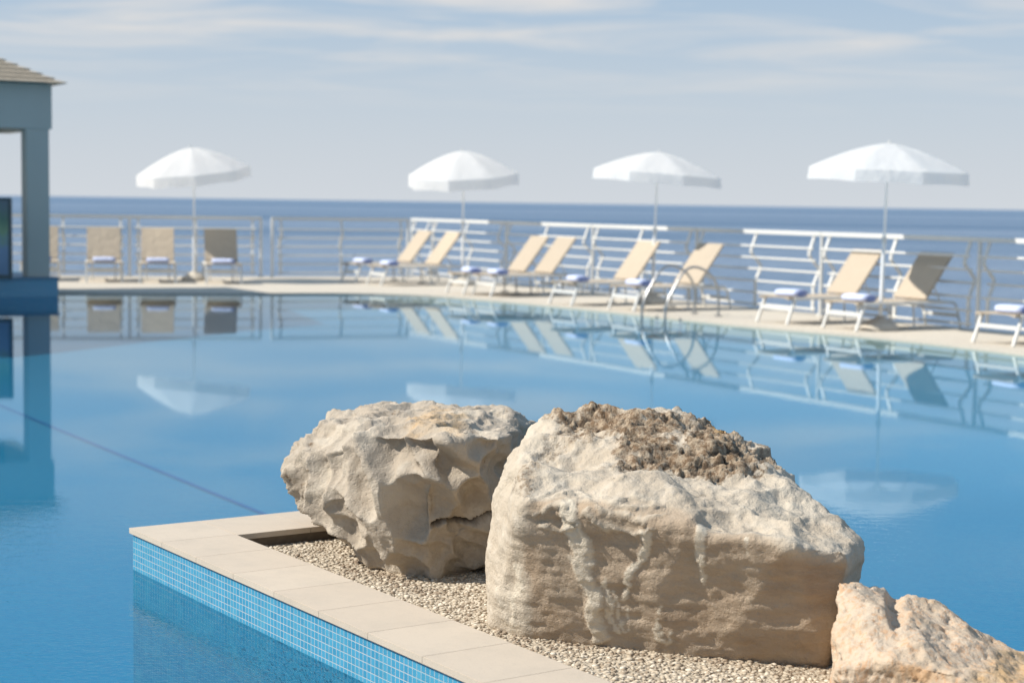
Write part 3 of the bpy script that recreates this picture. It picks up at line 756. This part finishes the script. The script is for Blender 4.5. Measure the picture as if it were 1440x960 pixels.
for i, ((x, y), (tx, ty), lab, rz) in enumerate(ulist):
    o = ub if i == 0 else copy_tree(ub)
    p = G(x, y, DZ); p = p*(1+.04/p.y); o.location = (p.x, p.y, DZ); tag(o, lab, 'umbrella', 'white umbrellas between the loungers')
for i, ob in enumerate([x for x in bpy.data.objects if x.name.split('.')[0] == 'beach_umbrella']):
    pass
def set_tilt(root, tx, ty, rz):
    J = Matrix.Translation((0, 0, 1.84)) @ Matrix.Rotation(rad(tx), 4, 'Y') @ Matrix.Rotation(rad(ty), 4, 'X') @ Matrix.Rotation(rz, 4, 'Z') @ Matrix.Diagonal((1, 1, 1.3 if root.location.y > 27 else 1, 1)) @ Matrix.Translation((0, 0, -1.84))
    for c in bpy.data.objects:
        if c.parent == root and c.name.split('.')[0] == 'canopy': c.matrix_local = J
roots = [ub]+[x for x in bpy.data.objects if x.name.startswith('beach_umbrella.')]
for (pxy, (tx, ty), lab, rz) in ulist:
    r = [x for x in roots if x.get('label') == lab][0]; set_tilt(r, tx, ty, rz)
    if lab.startswith('white umbrella second from the right') or lab.startswith('largest'): r.rotation_euler = (0, rad(1.0), 0)
# ------------------------------------------------------------------ railings
RH = 1.11
PROF = [(0, RH-.02), (0.0, RH-.03), (-.085, RH-.25), (-.085, RH-.30), (.085, RH-.47), (.085, RH-.53), (0, RH-.70), (0, .05)]   # offset towards the sea, height
def prof_at(z):
    for (a, za), (b, zb) in zip(PROF, PROF[1:]):
        if zb <= z <= za: return b+(a-b)*((z-zb)/(za-zb) if za > zb else 0)
    return 0
def make_railing(pts, label, ends=(True, True)):
    t = empty('railing', (pts[0][0], pts[0][1], DZ), 0, label, 'railing', 'railings along the sea edge'); wp = MAT['white_paint']
    o0 = Vector((*pts[0], 0)); loc = [Vector((*p, 0))-o0 for p in pts]
    for i in range(len(loc)-1):
        a, b = loc[i], loc[i+1]; d = (b-a).normalized(); nrm = Vector((-d.y, d.x, 0)); L = (b-a).length
        if L < .3: continue
        bm = bmesh.new(); flat_bar(bm, a+Vector((0, 0, RH))-d*.02, b+Vector((0, 0, RH))+d*.02, .065, .058, nrm)
        finish(bm, 'handrail', wp, t, bevel=.006)
        ps = ([.16, L-.16] if L < 2 else [.16, L/2, L-.16])
        for s in ps:
            bm = bmesh.new()
            for (oa, za), (ob, zb) in zip(PROF[1:], PROF[2:]):
                flat_bar(bm, a+d*s+nrm*oa+Vector((0, 0, za)), a+d*s+nrm*ob+Vector((0, 0, zb)), .045, .022, d)
            finish(bm, 'picket', wp, t)
        for k in range(6):
            z = RH-.20-.165*k; off = prof_at(z)-.02
            bm = bmesh.new(); tube(bm, [a+d*.08+nrm*off+Vector((0, 0, z)), b-d*.08+nrm*off+Vector((0, 0, z))], .015, 8); finish(bm, 'crossbar', wp, t)
    for i, a in enumerate(loc):
        bm = bmesh.new(); tube(bm, [a, a+Vector((0, 0, RH-.025))], .027, 10); tube(bm, [a, a+Vector((0, 0, .015))], .055, 12); finish(bm, 'post', wp, t)
    return t
make_railing(rail_l, 'white tube railing with wavy pickets behind the four left loungers')
make_railing(rail_m, 'short bare stretch of white railing between the gap and the slanting row')
make_railing(rail_r, 'long white railing with wavy pickets slanting towards the right edge')
# ------------------------------------------------------------------ pool ladder
t = None
e1, e2 = G(909, 443, DZ), G(946, 447, DZ)
dd = (e2-e1); dd.z = 0; dd = dd.normalized(); nn = Vector((-dd.y, dd.x, 0))
if nn.y < 0: nn = -nn
base = (e1+e2)/2; base.z = DZ
lad = empty('pool_ladder', base, math.atan2(nn.y, nn.x), 'polished steel pool ladder with two arched handrails over the pool edge', 'ladder')
for s in (-1, 1):
    y = s*.26
    bm = bmesh.new(); tube(bm, smoothpath([(-.09, y, -.9), (-.09, y, -.2), (-.09, y, .12), (.02, y, .36), (.20, y, .60), (.38, y, .66), (.60, y, .58), (.74, y, .42), (.78, y, .2), (.78, y, 0)], 7), .017, 12)
    r_ = finish(bm, 'handrail', MAT['steel'], lad, smooth=True)
    bm = bmesh.new(); tube(bm, [(.78, y, 0), (.78, y, .02)], .05, 16); tube(bm, [(-.09, y, .10), (-.09, y, .15)], .03, 14); finish(bm, 'flange', MAT['steel'], r_)
for z in (-.2, -.45, -.7):
    bm = bmesh.new(); box(bm, (-.09, 0, z), (.09, .52, .025)); finish(bm, 'step', MAT['steel'], lad, bevel=.005)
# ------------------------------------------------------------------ pavilion
c0 = G(82, 416.5, 0.); c1_ = G(0, 446.5, 0.); fd = (c1_-c0); fd.z = 0; fd = fd.normalized()
fd = Vector((-.86, -.51, 0)).normalized(); bd = Vector((-.51, .86, 0)).normalized()
pav = empty('pavilion', (c0.x, c0.y, 0), math.atan2(fd.y, fd.x), 'grey-green pavilion with a tiled roof on a blue tiled plinth standing in the pool', 'pavilion')
# local: +x runs left along the front, -y runs to the back
PW, PD = 5.0, 2.6
sgn = 1 if Vector((-fd.y, fd.x, 0)).dot(bd) > 0 else -1
PH = .285
uv_walls('plinth', [(0, 0), (PW, 0), (PW, sgn*PD), (0, sgn*PD)], -.95, PH-.03, MAT['mosaic'], pav)
bm = bmesh.new(); box(bm, (PW/2, sgn*PD/2, PH-.015), (PW+.04, PD+.04, .03)); finish(bm, 'plinth_top', simple('plinth_top', (.12, .22, .30), .5), pav)
for (x, y) in ((.27, .22), (PW-.28, .22), (1.7, PD-.28), (PW-.28, PD-.28)):
    bm = bmesh.new(); box(bm, (x, sgn*y, (PH+2.50)/2), (.34, .30, 2.50-PH)); finish(bm, 'column', MAT['pav_paint'], pav, bevel=.01)
for nm, cx_, cy_, sx_, sy_ in (('fascia', PW/2, .16, PW-.12, .2), ('fascia', PW/2, PD-.16, PW-.12, .2), ('fascia', .16, PD/2, .2, PD-.52), ('fascia', PW-.16, PD/2, .2, PD-.52)):
    bm = bmesh.new(); box(bm, (cx_, sgn*cy_, (2.49+3.15)/2), (sx_, sy_, .66)); finish(bm, nm, MAT['pav_paint'], pav)
bm = bmesh.new(); ov = .12; cx_, cy_ = PW/2, sgn*PD/2
nstep = 14
for k in range(nstep):   # overlapping tile courses
    f0, f1 = k/nstep, (k+1)/nstep
    def ring(f, z): return [bm.verts.new((cx_+a*(PW/2+ov)*(1-f*.82), cy_+b*(PD/2+ov)*(1-f*.98), z)) for a, b in ((-1, -1), (1, -1), (1, 1), (-1, 1))]
    za = 3.165+.92*f0+.0; zb = 3.165+.92*f1
    A_ = ring(f0, za); B_ = ring(f1+.02, zb-.0); C_ = ring(f0, za+.013); 
    for q4 in range(4):
        bm.faces.new((A_[q4], A_[(q4+1) % 4], C_[(q4+1) % 4], C_[q4])); bm.faces.new((C_[q4], C_[(q4+1) % 4], B_[(q4+1) % 4], B_[q4]))
    if k == 0: bm.faces.new(A_[::-1])
bmesh.ops.recalc_face_normals(bm, faces=bm.faces[:])
finish(bm, 'roof', MAT['rooftile'], pav)
bdp = pav.matrix_basis @ Vector((1.0, sgn*.75, 0))
bdd = empty('greenery_panel', (P(-17, 390, 24.9).x, 24.9, PH), rad(-8), 'dark framed board standing in for the blurred greenery in the pavilion opening', 'panel')  # added panel in place of the greenery in the opening
bm = bmesh.new(); box(bm, (0, 0, .60), (.66, .02, 1.08)); finish(bm, 'picture', MAT['panel'], bdd)  # flat sheet coloured like blurred greenery
for cx_, cz, sx_, sz in ((-.35, .59, .04, 1.18), (.35, .59, .04, 1.18), (0, 1.16, .66, .04), (0, .03, .66, .06)):
    bm = bmesh.new(); box(bm, (cx_, 0, cz), (sx_, .05, sz)); finish(bm, 'frame', MAT['dark_frame'], bdd, bevel=.004)
# ------------------------------------------------------------------ floating leaves
for i, (x, y, lab) in enumerate(((357, 875.5, 'curled yellow leaf floating beside the mosaic wall'), (272, 838, 'tiny brown leaf floating near the planter corner'))):
    p = G(x, y, .004); bm = bmesh.new(); n = 8; s = (.011, .008)[i]
    top = [bm.verts.new((s*1.6*math.cos(a), s*.7*math.sin(a)*(1-.3*math.cos(a)), .002+.004*math.cos(a)**2)) for a in [2*math.pi*k/n for k in range(n)]]
    bm.faces.new(top); r = bmesh.ops.extrude_face_region(bm, geom=bm.faces[:]); bmesh.ops.translate(bm, vec=(0, 0, .0012), verts=[e for e in r['geom'] if isinstance(e, bmesh.types.BMVert)])
    o = finish(bm, 'fallen_leaf', MAT['leaf'], loc=p); o.rotation_euler = (0, 0, .7*i+.3); tag(o, lab, 'leaf', 'leaves floating on the pool')
# ------------------------------------------------------------------ render settings
vs_ = scn.view_settings; scn.display_settings.display_device = 'sRGB'; vs_.view_transform = 'Standard'; vs_.look = 'None'; vs_.exposure = .40; vs_.gamma = 1; vs_.use_curve_mapping = False
scn.render.engine = 'CYCLES'; cy = scn.cycles; cy.use_denoising = True
try: cy.denoiser = 'OPENIMAGEDENOISE'
except Exception: pass
cy.max_bounces = 8; cy.transparent_max_bounces = 12; cy.caustics_reflective = False; cy.caustics_refractive = False; cy.sample_clamp_indirect = 6; cy.filter_width = 1.5
